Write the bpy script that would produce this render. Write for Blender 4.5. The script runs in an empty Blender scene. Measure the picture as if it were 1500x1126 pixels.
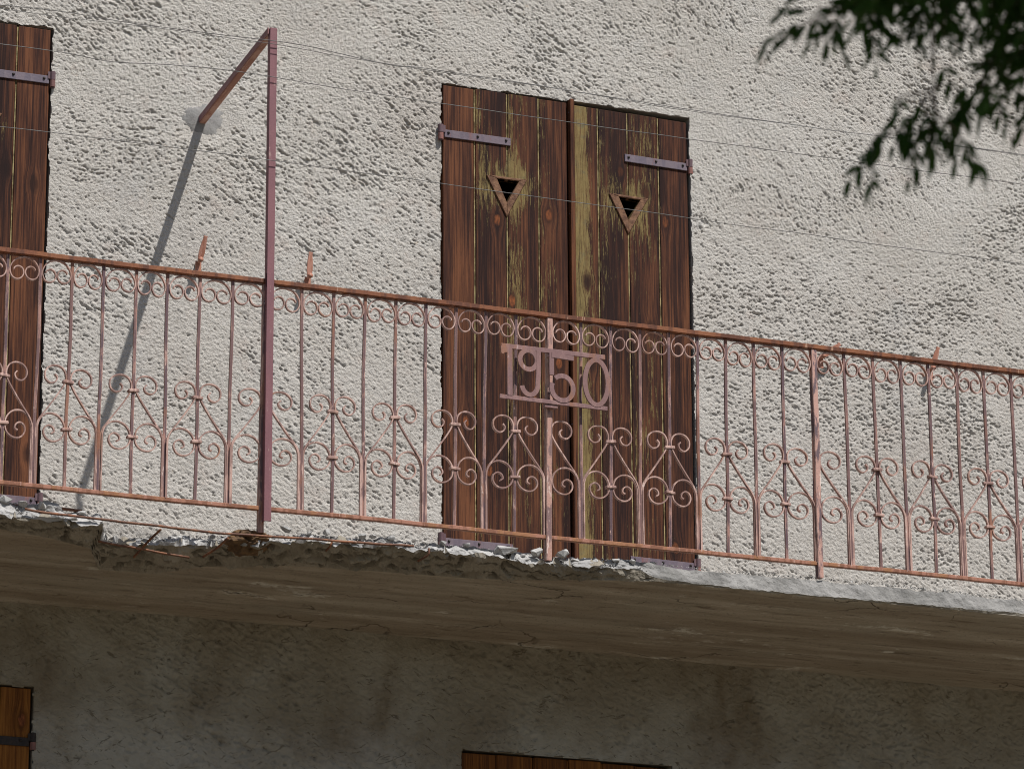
import bpy, bmesh, math, random
import numpy as np
from mathutils import Vector, Matrix, noise as mnoise

# ------------------------------------------------------------------ scene, camera, light
S = bpy.context.scene
COL = S.collection
rad = math.radians

# camera (solved from the photograph: long lens, looking up and to the right)
yaw, pitch, roll = 0.37548, 0.30683, -0.00608
F_PX = 5966.3
fwd = Vector((math.sin(yaw)*math.cos(pitch), math.cos(yaw)*math.cos(pitch), math.sin(pitch)))
right = Vector((math.cos(yaw), -math.sin(yaw), 0))
up = right.cross(fwd)
r2 = right*math.cos(roll) + up*math.sin(roll)
u2 = up*math.cos(roll) - right*math.sin(roll)
cd = bpy.data.cameras.new('camera'); cam = bpy.data.objects.new('camera', cd); COL.objects.link(cam)
M = Matrix((r2, u2, -fwd)).transposed().to_4x4()
M.translation = Vector((-4.5574, -15.0108, -4.2106))
cam.matrix_world = M
cd.sensor_width = 36; cd.sensor_fit = 'HORIZONTAL'; cd.lens = 36*F_PX/1500
cd.clip_start = .1; cd.clip_end = 2000
cd.dof.use_dof = True; cd.dof.focus_distance = 16.3; cd.dof.aperture_fstop = 5.4
S.camera = cam

SUN = Vector((0.28, -0.53, 1.0)).normalized()          # towards the sun
w = bpy.data.worlds.new('World'); S.world = w; w.use_nodes = True
wn = w.node_tree; bg = wn.nodes['Background']
sky = wn.nodes.new('ShaderNodeTexSky'); sky.sky_type = 'NISHITA'; sky.sun_disc = False
sky.sun_elevation = math.asin(SUN.z); sky.sun_rotation = math.atan2(SUN.x, SUN.y)
wn.links.new(sky.outputs[0], bg.inputs[0]); bg.inputs[1].default_value = 0.062
sd = bpy.data.lights.new('sun', 'SUN'); so = bpy.data.objects.new('sun', sd); COL.objects.link(so)
sd.energy = 4.6; sd.angle = rad(.53); sd.color = (1, .975, .94)
so.rotation_euler = (-SUN).to_track_quat('-Z', 'Y').to_euler(); so.location = (0, -5, 12)
S.view_settings.view_transform = 'Standard'; S.view_settings.look = 'None'
S.view_settings.exposure = 0.42; S.view_settings.gamma = 1; S.view_settings.use_curve_mapping = False
S.cycles.filter_width = 1.0; S.cycles.max_bounces = 8; S.cycles.diffuse_bounces = 4

rng = random.Random(7)

# ------------------------------------------------------------------ helpers
def empty(name, label, cat, loc=(0, 0, 0), group=None):
    o = bpy.data.objects.new(name, None); COL.objects.link(o); o.location = loc
    o['label'] = label; o['category'] = cat
    if group: o['group'] = group
    o.empty_display_size = .05
    return o
def tag(o, label=None, cat=None, group=None, kind=None):
    if label: o['label'] = label
    if cat: o['category'] = cat
    if group: o['group'] = group
    if kind: o['kind'] = kind
    return o
def link(name, me, parent=None, loc=(0, 0, 0)):
    o = bpy.data.objects.new(name, me); COL.objects.link(o); o.location = loc
    if parent: o.parent = parent
    return o

class MB:
    """collects shapes for ONE mesh"""
    def __init__(s): s.v = []; s.f = []; s.m = []; s.sm = []
    def add(s, vs, fs, m=0, smooth=False):
        b = len(s.v); s.v += [tuple(p) for p in vs]
        for f in fs: s.f.append([b+i for i in f]); s.m.append(m); s.sm.append(smooth)
    def box(s, a, b, m=0):
        x0, y0, z0 = a; x1, y1, z1 = b
        s.add([(x0,y0,z0),(x1,y0,z0),(x1,y1,z0),(x0,y1,z0),(x0,y0,z1),(x1,y0,z1),(x1,y1,z1),(x0,y1,z1)],
              [(0,3,2,1),(4,5,6,7),(0,1,5,4),(1,2,6,5),(2,3,7,6),(3,0,4,7)], m)
    def beam(s, p, q, wx, wy, m=0, ref=(0, 1, 0)):
        """rectangular bar from p to q; wy is measured along ref"""
        p = Vector(p); q = Vector(q); d = (q-p).normalized(); n = Vector(ref); n = (n-d*n.dot(d)).normalized(); t = d.cross(n)
        vs = []
        for c in (p, q):
            for a, b in ((-1,-1),(1,-1),(1,1),(-1,1)): vs.append(c + t*(a*wx/2) + n*(b*wy/2))
        s.add(vs, [(0,1,2,3),(7,6,5,4),(0,4,5,1),(1,5,6,2),(2,6,7,3),(3,7,4,0)], m)
    def bar8(s, p, q, w, ch, ref=(0, 1, 0), wy=None, bend=.008):
        """square bar with worn corners: flat sides slot 0, chamfers slot 1"""
        p = Vector(p); q = Vector(q); d = (q-p).normalized(); n = Vector(ref); n = (n-d*n.dot(d)).normalized(); t = d.cross(n); h = w/2; g = (wy or w)/2
        prof = [(-h+ch, -g), (h-ch, -g), (h, -g+ch), (h, g-ch), (h-ch, g), (-h+ch, g), (-h, g-ch), (-h, -g+ch)]
        N = 7; vs = []; sd = p.x*3.7
        for i in range(N):
            f = i/(N-1); e = math.sin(math.pi*f)
            o = p.lerp(q, f) + t*bend*e*mnoise.noise((sd, f*2.2, 1)) + n*bend*e*mnoise.noise((sd, f*2.2, 7))
            vs += [o+t*a+n*b for a, b in prof]
        fs = []
        b0 = len(s.v); s.v += [tuple(v) for v in vs]
        for i in range(N-1):
            for k in range(8):
                s.f.append([b0+i*8+k, b0+i*8+(k+1) % 8, b0+i*8+8+(k+1) % 8, b0+i*8+8+k]); s.m.append(k % 2); s.sm.append(False)
        s.f.append([b0+k for k in range(7, -1, -1)]); s.m.append(0); s.sm.append(False)
        s.f.append([b0+(N-1)*8+k for k in range(8)]); s.m.append(0); s.sm.append(False)
    def ribbon(s, path, thick, y0, y1, m=0):
        """strip of metal bent along a path in the x-z plane, its width along y"""
        n = len(path); L = []; R = []
        for i in range(n):
            a = path[max(0, i-1)]; b = path[min(n-1, i+1)]
            dx, dz = b[0]-a[0], b[1]-a[1]; l = math.hypot(dx, dz) or 1
            nx, nz = -dz/l*thick/2, dx/l*thick/2
            L.append((path[i][0]+nx, path[i][1]+nz)); R.append((path[i][0]-nx, path[i][1]-nz))
        vs = []
        for i in range(n):
            vs += [(L[i][0], y0, L[i][1]), (R[i][0], y0, R[i][1]), (R[i][0], y1, R[i][1]), (L[i][0], y1, L[i][1])]
        fs = [(0,1,2,3), (4*n-1, 4*n-2, 4*n-3, 4*n-4)]
        for i in range(n-1):
            a = 4*i
            for k in range(4): fs.append((a+k, a+4+k, a+4+(k+1) % 4, a+(k+1) % 4))
        s.add(vs, fs, m)
    def tube(s, path, r, n=6, m=0):
        P = [Vector(p) for p in path]; vs = []; fs = []
        rr = r if hasattr(r, '__len__') else [r]*len(P)
        for i, p in enumerate(P):
            d = (P[min(len(P)-1, i+1)]-P[max(0, i-1)]).normalized()
            a = d.cross(Vector((.31, .2, .93)))
            a = a.normalized() if a.length > 1e-4 else Vector((1, 0, 0))
            b = d.cross(a)
            for k in range(n):
                t = 2*math.pi*k/n; vs.append(p + (a*math.cos(t)+b*math.sin(t))*rr[i])
        for i in range(len(P)-1):
            for k in range(n):
                fs.append((i*n+k, i*n+(k+1) % n, (i+1)*n+(k+1) % n, (i+1)*n+k))
        fs.append(tuple(range(n))[::-1]); fs.append(tuple(range((len(P)-1)*n, len(P)*n)))
        s.add(vs, fs, m, True)
    def prism(s, poly, y0, y1, m=0):
        """polygon in x-z extruded along y"""
        n = len(poly)
        vs = [(x, y0, z) for x, z in poly] + [(x, y1, z) for x, z in poly]
        fs = [tuple(range(n)), tuple(range(2*n-1, n-1, -1))] + [((i+1) % n, i, n+i, n+(i+1) % n) for i in range(n)]
        s.add(vs, fs, m)
    def mesh(s, name, mats, bevel=0):
        me = bpy.data.meshes.new(name)
        me.from_pydata(s.v, [], s.f)
        for mm in mats: me.materials.append(mm)
        me.polygons.foreach_set('material_index', s.m)
        me.polygons.foreach_set('use_smooth', s.sm)
        bm = bmesh.new(); bm.from_mesh(me)
        bmesh.ops.recalc_face_normals(bm, faces=bm.faces)
        if bevel:
            ed = [e for e in bm.edges if len(e.link_faces) == 2 and e.calc_face_angle(0) > .6]
            bmesh.ops.bevel(bm, geom=ed, offset=bevel, segments=1, affect='EDGES', clamp_overlap=True)
        bm.to_mesh(me); bm.free()
        return me
    def build(s, name, mats, parent=None, loc=(0, 0, 0), bevel=0):
        if not isinstance(mats, (list, tuple)): mats = [mats]
        return link(name, s.mesh(name, mats, bevel), parent, loc)

def spline(pts, n=5):
    out = []; P = [np.array(p, float) for p in pts]
    P = [2*P[0]-P[1]] + P + [2*P[-1]-P[-2]]
    for i in range(1, len(P)-2):
        for k in range(n):
            t = k/n; a, b, c, d = P[i-1:i+3]
            out.append(tuple(.5*((2*b)+(c-a)*t+(2*a-5*b+4*c-d)*t*t+(3*b-a-3*c+d)*t**3)))
    out.append(tuple(P[-2])); return out

# node helper
class NT:
    def __init__(s, name):
        s.mat = bpy.data.materials.new(name); s.mat.use_nodes = True; s.t = s.mat.node_tree
        s.bsdf = s.t.nodes['Principled BSDF']; s.bsdf.inputs['Specular IOR Level'].default_value = .25
    def n(s, t, **kw):
        x = s.t.nodes.new(t)
        for k, v in kw.items(): setattr(x, k, v)
        return x
    def set(s, sock, v):
        if isinstance(v, bpy.types.NodeSocket): s.t.links.new(v, sock)
        elif v is not None:
            if hasattr(v, '__len__') and len(v) == 3 and sock.type == 'RGBA': v = (*v, 1)
            sock.default_value = v
    def coords(s, which='Object', scale=(1, 1, 1), rot=(0, 0, 0), rnd=0):
        o = s.n('ShaderNodeNewGeometry').outputs['Position'] if which == 'World' else s.n('ShaderNodeTexCoord').outputs[which]
        if rnd:
            oi = s.n('ShaderNodeObjectInfo'); m = s.math('MULTIPLY', oi.outputs['Random'], rnd)
            va = s.n('ShaderNodeVectorMath', operation='ADD'); s.set(va.inputs[0], o); s.set(va.inputs[1], m); o = va.outputs[0]
        return o
    def map(s, v, scale=(1, 1, 1), rot=(0, 0, 0), loc=(0, 0, 0)):
        m = s.n('ShaderNodeMapping'); s.set(m.inputs[0], v)
        m.inputs['Scale'].default_value = scale; m.inputs['Rotation'].default_value = rot; m.inputs['Location'].default_value = loc
        return m.outputs[0]
    def noise(s, v, scale, detail=4, rough=.55, dist=0):
        x = s.n('ShaderNodeTexNoise'); s.set(x.inputs['Vector'], v)
        x.inputs['Scale'].default_value = scale; x.inputs['Detail'].default_value = detail
        x.inputs['Roughness'].default_value = rough; x.inputs['Distortion'].default_value = dist
        return x.outputs['Fac']
    def math(s, op, a, b=None, c=None):
        x = s.n('ShaderNodeMath', operation=op); s.set(x.inputs[0], a)
        if b is not None: s.set(x.inputs[1], b)
        if c is not None: s.set(x.inputs[2], c)
        return x.outputs[0]
    def step(s, v, lo, hi):
        x = s.n('ShaderNodeMapRange', interpolation_type='SMOOTHSTEP')
        s.set(x.inputs['Value'], v); s.set(x.inputs['From Min'], lo); s.set(x.inputs['From Max'], hi)
        return x.outputs[0]
    def mix(s, f, a, b, mode='MIX'):
        x = s.n('ShaderNodeMix', data_type='RGBA', blend_type=mode)
        s.set(x.inputs[0], f); s.set(x.inputs[6], a); s.set(x.inputs[7], b); return x.outputs[2]
    def ramp(s, f, stops):
        x = s.n('ShaderNodeValToRGB'); s.set(x.inputs[0], f); e = x.color_ramp.elements
        while len(e) < len(stops): e.new(.5)
        for el, (p, c) in zip(e, stops): el.position = p; el.color = (*c, 1)
        return x.outputs[0]
    def attr(s, name):
        x = s.n('ShaderNodeAttribute', attribute_type='OBJECT', attribute_name=name); return x
    def bump(s, h, strength, dist=.002):
        x = s.n('ShaderNodeBump'); x.inputs['Strength'].default_value = strength; x.inputs['Distance'].default_value = dist
        s.set(x.inputs['Height'], h); s.set(s.bsdf.inputs['Normal'], x.outputs[0])
    def done(s, col, rough=.8, metal=0):
        s.set(s.bsdf.inputs['Base Color'], col); s.set(s.bsdf.inputs['Roughness'], rough); s.bsdf.inputs['Metallic'].default_value = metal
        return s.mat

# ------------------------------------------------------------------ materials
def m_stucco():
    t = NT('roughcast'); p = t.coords('World')
    n1 = t.noise(p, 1.7, 4); n2 = t.noise(t.map(p, loc=(9, 3, 1)), 7, 5, .6); n3 = t.noise(p, 60, 4, .65)
    c = t.ramp(n1, [(.3, (.43, .399, .357)), (.55, (.47, .441, .400)), (.75, (.50, .474, .438))])
    c = t.mix(t.math('MULTIPLY', t.step(n2, .55, .72), .45), c, (.45, .375, .325))          # pinkish mortar
    c = t.mix(t.math('MULTIPLY', t.step(t.noise(t.map(p, loc=(2, 8, 4)), 22, 5, .7), .62, .72), .5), c, (.30, .225, .15))   # ochre flecks
    c = t.mix(t.math('MULTIPLY', t.step(t.noise(t.map(p, loc=(5, 5, 5)), 3.1, 5, .6), .55, .75), .4), c, (.37, .365, .355))
    c = t.mix(t.math('MULTIPLY', t.step(n3, .38, .62), .22), c, (.57, .55, .52))
    c = t.mix(t.math('MULTIPLY', t.step(t.noise(t.map(p, scale=(1, 1, .8), loc=(6, 1, 3)), .9, 6, .6), .5, .72), .35), c, (.365, .315, .275))
    c = t.mix(t.math('MULTIPLY', t.step(t.noise(t.map(p, scale=(1, 1, .12), loc=(2, 4, 7)), 5.5, 5, .65), .55, .75), .28), c, (.33, .31, .285))
    c = t.mix(t.math('MULTIPLY', t.step(t.noise(t.map(p, loc=(7, 7, 7)), 48, 5, .75), .60, .70), .55), c, (.25, .195, .14))
    t.bump(t.math('ADD', t.noise(p, 330, 3, .6), t.math('MULTIPLY', t.noise(p, 170, 4, .65), 1.3)), .8, .006)
    return t.done(c, .95)
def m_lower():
    t = NT('shade_darkened_render'); p = t.coords('World')  # brown plaster, its colour darkened to carry the shade under the balcony
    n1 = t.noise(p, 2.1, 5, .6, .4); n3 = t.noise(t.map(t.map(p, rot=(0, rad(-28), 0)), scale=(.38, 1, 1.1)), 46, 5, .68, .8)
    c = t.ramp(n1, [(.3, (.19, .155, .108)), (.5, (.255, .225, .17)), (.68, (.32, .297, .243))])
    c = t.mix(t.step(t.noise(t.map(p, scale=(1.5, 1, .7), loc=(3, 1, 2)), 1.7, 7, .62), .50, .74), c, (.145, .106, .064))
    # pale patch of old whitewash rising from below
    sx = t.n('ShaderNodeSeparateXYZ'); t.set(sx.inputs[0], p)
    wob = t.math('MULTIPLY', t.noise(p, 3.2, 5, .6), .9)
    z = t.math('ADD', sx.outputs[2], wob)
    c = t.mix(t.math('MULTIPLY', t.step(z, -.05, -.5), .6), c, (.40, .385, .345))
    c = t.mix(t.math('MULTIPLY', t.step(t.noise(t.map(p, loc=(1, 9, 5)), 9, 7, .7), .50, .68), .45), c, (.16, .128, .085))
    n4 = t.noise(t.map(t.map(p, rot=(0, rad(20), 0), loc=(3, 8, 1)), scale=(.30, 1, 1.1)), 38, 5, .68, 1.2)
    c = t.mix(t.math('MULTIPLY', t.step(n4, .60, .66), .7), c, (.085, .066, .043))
    c = t.mix(t.math('MULTIPLY', t.step(n3, .60, .66), .7), c, (.085, .066, .043))  # both sets of dark strokes paint in the shade of small fissures
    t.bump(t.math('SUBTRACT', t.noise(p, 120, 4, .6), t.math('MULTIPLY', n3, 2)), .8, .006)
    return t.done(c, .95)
def m_concrete(name, cols, streak=False):
    t = NT(name); p = t.coords('World')
    q = t.map(p, scale=(.55, 6, 6)) if streak else p
    n1 = t.noise(q, 3.2 if streak else 5, 6, .6, .3); n2 = t.noise(p, 90, 4, .65); n4 = t.noise(t.map(q, loc=(4, 4, 4)), 7, 6, .7)
    c = t.ramp(n1, [(.3, cols[0]), (.5, cols[1]), (.72, cols[2])])
    if streak:
        c = t.mix(t.math('MULTIPLY', t.step(n4, .60, .74), .6), c, (.46, .42, .35))
        c = t.mix(t.math('MULTIPLY', t.step(n4, .44, .34), .6), c, (.10, .072, .05))
        spots = t.noise(t.map(p, scale=(.5, 1.6, 1), loc=(1, 7, 2)), 4.2, 7, .7)
        c = t.mix(t.math('MULTIPLY', t.step(spots, .60, .67), t.step(t.noise(p, 45, 5, .7), .36, .52)), c, (.56, .53, .47))
        sp2 = t.noise(t.map(p, scale=(.8, 2.2, 1), loc=(11, 2, 2)), 17, 6, .75)
        c = t.mix(t.math('MULTIPLY', t.math('MULTIPLY', t.step(sp2, .60, .66), t.step(t.noise(t.map(p, loc=(3, 3, 3)), 1.6, 3), .5, .62)), .9), c, (.52, .49, .43))
        c = t.mix(t.math('MULTIPLY', t.step(t.noise(t.map(p, scale=(.25, 1, 1), loc=(4, 9, 2)), 30, 6, .7), .58, .68), .7), c, (.095, .07, .048))
        c = t.mix(t.math('MULTIPLY', t.step(t.noise(t.map(p, loc=(2, 5, 8)), 2.3, 5, .6), .46, .66), .5), c, (.30, .27, .215))
        vo = t.n('ShaderNodeTexVoronoi', feature='DISTANCE_TO_EDGE'); wv = t.n('ShaderNodeVectorMath', operation='ADD')
        wn2 = t.n('ShaderNodeTexNoise'); t.set(wn2.inputs['Vector'], p); wn2.inputs['Scale'].default_value = 3.5; wn2.inputs['Detail'].default_value = 6
        ws = t.n('ShaderNodeVectorMath', operation='SCALE'); t.set(ws.inputs[0], wn2.outputs['Color']); ws.inputs['Scale'].default_value = .45
        t.set(wv.inputs[0], t.map(p, scale=(.7, 1.5, 1))); t.set(wv.inputs[1], ws.outputs[0]); t.set(vo.inputs['Vector'], wv.outputs[0]); vo.inputs['Scale'].default_value = 1.5
        crk = t.math('MULTIPLY', t.step(vo.outputs['Distance'], .009, .003), t.step(t.noise(t.map(p, loc=(8, 1, 4)), 2.2, 3), .48, .56))
        c = t.mix(t.math('MULTIPLY', crk, .85), c, (.035, .027, .02))
        board = t.noise(t.map(p, scale=(.12, 9, .1), loc=(0, .37, 0)), 1, 1)
        c = t.mix(t.math('MULTIPLY', t.step(board, .4, .6), .4), c, (.19, .142, .097))
    c = t.mix(t.math('MULTIPLY', t.step(n2, .56, .68), .5), c, tuple(x*.5 for x in cols[0]))
    t.bump(t.math('ADD', n2, t.math('MULTIPLY', n4, 1.5)), .5, .004)
    return t.done(c, .92)
def m_wood(name, dark, mid, red, paint):
    t = NT(name); p0 = t.coords('Object'); p = t.coords('Object', rnd=41.0); t.bsdf.inputs['Specular IOR Level'].default_value = .12
    # knots bend the grain (their place comes from each plank)
    rings = None; kn = None
    base = p
    for key in ('knot_a', 'knot_b'):
        a = t.attr(key)
        v = t.n('ShaderNodeVectorMath', operation='SUBTRACT'); t.set(v.inputs[0], p0); t.set(v.inputs[1], a.outputs['Vector'])
        sc = t.n('ShaderNodeVectorMath', operation='MULTIPLY'); t.set(sc.inputs[0], v.outputs[0]); sc.inputs[1].default_value = (1, 0, .55)
        ln = t.n('ShaderNodeVectorMath', operation='LENGTH'); t.set(ln.inputs[0], sc.outputs[0])
        d = ln.outputs['Value']
        d = t.math('ADD', d, t.math('MULTIPLY', t.math('SUBTRACT', t.noise(p, 60, 2), .5), .012))
        k = t.step(d, .032, .006); kn = k if kn is None else t.math('MAXIMUM', kn, k)
        core = t.step(d, .017, .009); rings = core if rings is None else t.math('MAXIMUM', rings, core)
        push = t.n('ShaderNodeVectorMath', operation='SCALE'); t.set(push.inputs[0], v.outputs[0]); t.set(push.inputs['Scale'], t.math('MULTIPLY', t.step(d, .055, .0), -.85))
        ad = t.n('ShaderNodeVectorMath', operation='ADD'); t.set(ad.inputs[0], base); t.set(ad.inputs[1], push.outputs[0]); base = ad.outputs[0]
    g = t.noise(t.map(base, scale=(1, 1, .022)), 130, 7, .7, .25)
    gf = t.noise(t.map(base, scale=(1, 1, .02)), 420, 4, .75)
    b = t.noise(t.map(base, scale=(1, 1, .1)), 15, 4, .6, .3)
    tone = t.attr('tone').outputs['Fac']; wear = t.attr('wear').outputs['Fac']
    v = t.math('ADD', t.math('MULTIPLY', g, .62), t.math('ADD', t.math('MULTIPLY', b, .38), tone))
    c = t.ramp(v, [(.36, tuple(x*.85 for x in dark)), (.45, dark), (.53, mid), (.62, red), (.76, tuple(x*1.3 for x in red))])
    c = t.mix(t.math('MULTIPLY', t.step(gf, .52, .72), .45), c, tuple(x*.5 for x in dark))
    # remains of an olive coat, in streaks and flakes
    n1 = t.noise(t.map(base, scale=(1, 1, .075)), 150, 9, .8, .3); n2 = t.noise(t.map(p, scale=(1, 1, .22), loc=(7, 3, 2)), 10, 5, .65)
    m = t.math('ADD', t.math('MULTIPLY', n1, .75), t.math('MULTIPLY', n2, .45))
    sep = t.n('ShaderNodeSeparateXYZ'); t.set(sep.inputs[0], p0); m = t.math('ADD', m, t.math('MULTIPLY', sep.outputs[0], t.attr('side').outputs['Fac']))
    sv = t.n('ShaderNodeVectorMath', operation='DISTANCE'); t.set(sv.inputs[0], p0); t.set(sv.inputs[1], t.attr('spot').outputs['Vector'])
    m = t.math('ADD', m, t.math('MULTIPLY', t.step(sv.outputs['Value'], .20, .03), .15))
    th = t.math('SUBTRACT', .755, t.math('MULTIPLY', wear, .25))
    pm = t.math('MULTIPLY', t.math('MULTIPLY', t.step(m, th, t.math('ADD', th, .05)), .88), t.step(gf, .68, .50))
    pm = t.math('MULTIPLY', pm, t.math('SUBTRACT', 1, t.math('MULTIPLY', kn, .8)))
    pc = t.ramp(t.noise(p, 24, 5, .6), [(.3, paint), (.55, tuple(x*1.35 for x in paint)), (.75, (paint[0]*.85, paint[1]*1.05, paint[2]*1.5))])
    pc = t.mix(t.math('MULTIPLY', t.step(g, .52, .66), .55), pc, (.075, .048, .022)); pc = t.mix(t.math('MULTIPLY', t.step(gf, .5, .62), .35), pc, (.05, .034, .018))
    c = t.mix(pm, c, pc)
    c = t.mix(t.math('MULTIPLY', kn, .75), c, tuple(x*.6 for x in dark))
    rc = t.ramp(t.noise(t.map(p0, scale=(1, 1, .3)), 140, 3), [(.35, (.07, .024, .011)), (.65, (.24, .075, .025))])
    oi = t.n('ShaderNodeObjectInfo'); c = t.mix(t.math('MULTIPLY', rings, t.step(oi.outputs['Random'], .1, .9)), c, rc)
    t.bump(t.math('ADD', t.math('ADD', g, t.math('MULTIPLY', gf, .8)), t.math('MULTIPLY', pm, .5)), .55, .003)
    return t.done(c, .72)
def m_iron(name, base, dark, chip, rust, rust_amt, sc=1.0, rough=.55, stretch=(1, 1, .22)):
    t = NT(name); p = t.coords('World'); p = t.map(p, loc=(3, 7, 1))
    st = t.map(p, scale=stretch)
    n1 = t.noise(st, 34*sc, 6, .65, .3); n2 = t.noise(t.map(st, loc=(5, 1, 9)), 15*sc, 5, .6); n3 = t.noise(p, 160*sc, 4, .6)
    c = t.mix(t.step(n1, .36 if name == 'worn_dark_paint' else .45, .50 if name == 'worn_dark_paint' else .54), base, dark)
    c = t.mix(t.math('MULTIPLY', t.step(n2, .56-rust_amt, .68-rust_amt), .85), c, rust)
    c = t.mix(t.step(t.noise(t.map(st, loc=(1, 2, 3)), 46*sc, 5, .7), .61, .66), c, chip)
    c = t.mix(t.math('MULTIPLY', t.step(n3, .5, .7), .3), c, tuple(x*.5 for x in dark))
    oi = t.n('ShaderNodeObjectInfo'); c = t.mix(t.math('MULTIPLY', oi.outputs['Random'], .38), c, tuple(x*.55+y*.25 for x, y in zip(base, rust)))
    t.bump(t.math('ADD', n1, n3), .4, .0015)
    return t.done(c, rough)
def m_stone():
    t = NT('broken_concrete'); p = t.coords('World', rnd=3.0)
    c = t.ramp(t.noise(p, 28, 5, .6), [(.3, (.20, .198, .192)), (.5, (.35, .342, .33)), (.7, (.50, .49, .47))])
    oi = t.n('ShaderNodeObjectInfo')
    c = t.mix(t.math('MULTIPLY', oi.outputs['Random'], .45), c, (.27, .26, .25))
    c = t.mix(t.math('MULTIPLY', t.step(t.noise(p, 90, 4, .6), .55, .65), .45), c, (.2, .19, .18))
    t.bump(t.noise(p, 120, 4, .65), .6, .004)
    return t.done(c, .93)
def m_leaf():
    t = NT('leaf_green'); oi = t.n('ShaderNodeObjectInfo'); p = t.coords('World')
    c = t.mix(t.math('ADD', t.math('MULTIPLY', t.noise(p, 9, 2), .6), t.math('MULTIPLY', oi.outputs['Random'], .4)), (.008, .031, .006), (.032, .070, .012))
    tr = t.n('ShaderNodeBsdfTranslucent'); t.set(tr.inputs[0], (.04, .09, .013)); ms = t.n('ShaderNodeMixShader'); ms.inputs[0].default_value = .35
    out = t.t.nodes['Material Output']; t.set(ms.inputs[1], t.bsdf.outputs[0]); t.set(ms.inputs[2], tr.outputs[0]); t.set(out.inputs['Surface'], ms.outputs[0])
    t.bsdf.inputs['Transmission Weight'].default_value = 0
    t.bsdf.inputs['Specular IOR Level'].default_value = .12; return t.done(c, .6)
def m_simple(name, c1, c2, scale, rough=.9, bump=.4):
    t = NT(name); p = t.coords('World'); n = t.noise(p, scale, 6, .65)
    t.bump(n, bump, .01); return t.done(t.mix(t.step(n, .35, .65), c1, c2), rough)

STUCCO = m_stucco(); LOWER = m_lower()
SLAB_TOP = m_concrete('fresh_broken_concrete', [(.20, .195, .188), (.32, .312, .30), (.47, .46, .445)])
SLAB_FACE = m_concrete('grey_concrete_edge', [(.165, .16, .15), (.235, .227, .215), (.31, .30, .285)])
SOFFIT = m_concrete('stained_board_concrete', [(.215, .178, .135), (.31, .265, .205), (.42, .37, .305)], True)
BREAK = m_concrete('weathered_broken_concrete', [(.15, .13, .10), (.22, .195, .155), (.30, .27, .225)])
WOOD = m_wood('old_stained_boards', (.020, .0085, .0070), (.058, .0215, .012), (.128, .049, .0225), (.165, .122, .048))
WOOD_GAP = m_simple('olive_groove_paint', (.33, .265, .125), (.085, .058, .026), 16, .85, .2)
WOOD_LOW = m_wood('orange_varnished_boards', (.085, .030, .008), (.155, .056, .012), (.23, .092, .02), (.12, .07, .025))
WOOD_TRIM = m_simple('weathered_trim_wood', (.19, .10, .055), (.09, .042, .024), 45, .8, .5)
DARK = m_simple('dark_interior', (.012, .010, .009), (.02, .017, .014), 4)
IRON = m_iron('flaking_pink_paint', (.46, .27, .22), (.125, .085, .095), (.68, .54, .48), (.32, .15, .085), -.02)
BARFACE = m_iron('worn_dark_paint', (.34, .185, .15), (.098, .060, .070), (.50, .33, .28), (.26, .11, .06), .0)
SCROLL = m_iron('faded_pink_paint', (.49, .325, .275), (.25, .150, .13), (.66, .53, .47), (.28, .135, .08), -.01)
RAIL = m_iron('rusted_rail', (.185, .066, .030), (.10, .036, .019), (.36, .21, .14), (.25, .095, .04), .08, .6)
LOWRAIL = m_iron('rust_brown_paint', (.34, .16, .11), (.20, .085, .05), (.48, .3, .24), (.30, .14, .06), .05)
POST = m_iron('maroon_paint', (.20, .088, .098), (.18, .08, .09), (.32, .20, .19), (.22, .095, .06), -.06)
PLATE = m_iron('dull_maroon_plate', (.255, .15, .14), (.20, .115, .112), (.42, .29, .27), (.26, .12, .07), .03)
STRAP = m_iron('grey_violet_strap', (.125, .105, .13), (.16, .13, .15), (.20, .10, .09), (.23, .09, .07), -.02, .7, .42)
STRAP_DARK = m_iron('dark_violet_hinge', (.115, .075, .085), (.10, .06, .07), (.16, .09, .08), (.17, .07, .05), .0, .7, .5)
HINGE_RUST = m_iron('rusty_hinge_pin', (.22, .10, .085), (.14, .07, .065), (.3, .17, .13), (.24, .09, .05), .03, .7, .5)
BRACE = m_iron('salmon_rust_brace', (.40, .225, .165), (.29, .13, .085), (.5, .35, .28), (.30, .12, .06), .0, .8, .6, (1, .25, 1))
BOLT = m_simple('black_bolt', (.02, .016, .016), (.035, .025, .022), 60, .6)
DOG = m_iron('rusty_holder', (.42, .21, .155), (.33, .14, .09), (.50, .31, .26), (.34, .14, .06), .0)
REBAR = m_iron('rusted_bar', (.17, .075, .04), (.10, .045, .028), (.3, .17, .11), (.25, .10, .045), .05)
RUSTCON = m_simple('rust_stained_concrete', (.16, .095, .045), (.075, .045, .026), 14, .95, .8)
STONE = m_stone(); LEAF = m_leaf()
BARK = m_simple('bark', (.05, .035, .025), (.10, .075, .055), 25)
WIRE = m_simple('zinc_wire', (.15, .145, .14), (.09, .085, .08), 30, .5, .1)
MORTAR = m_concrete('grey_mortar', [(.185, .18, .172), (.235, .228, .218), (.30, .292, .278)])
EARTH = m_simple('gravel_ground', (.115, .096, .07), (.175, .15, .113), 3)

# ------------------------------------------------------------------ ground
g = MB(); g.add([(-400, -400, -5.8), (400, -400, -5.8), (400, 400, -5.8), (-400, 400, -5.8)], [(0, 1, 2, 3)])
tag(g.build('ground', EARTH), kind='structure')

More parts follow.
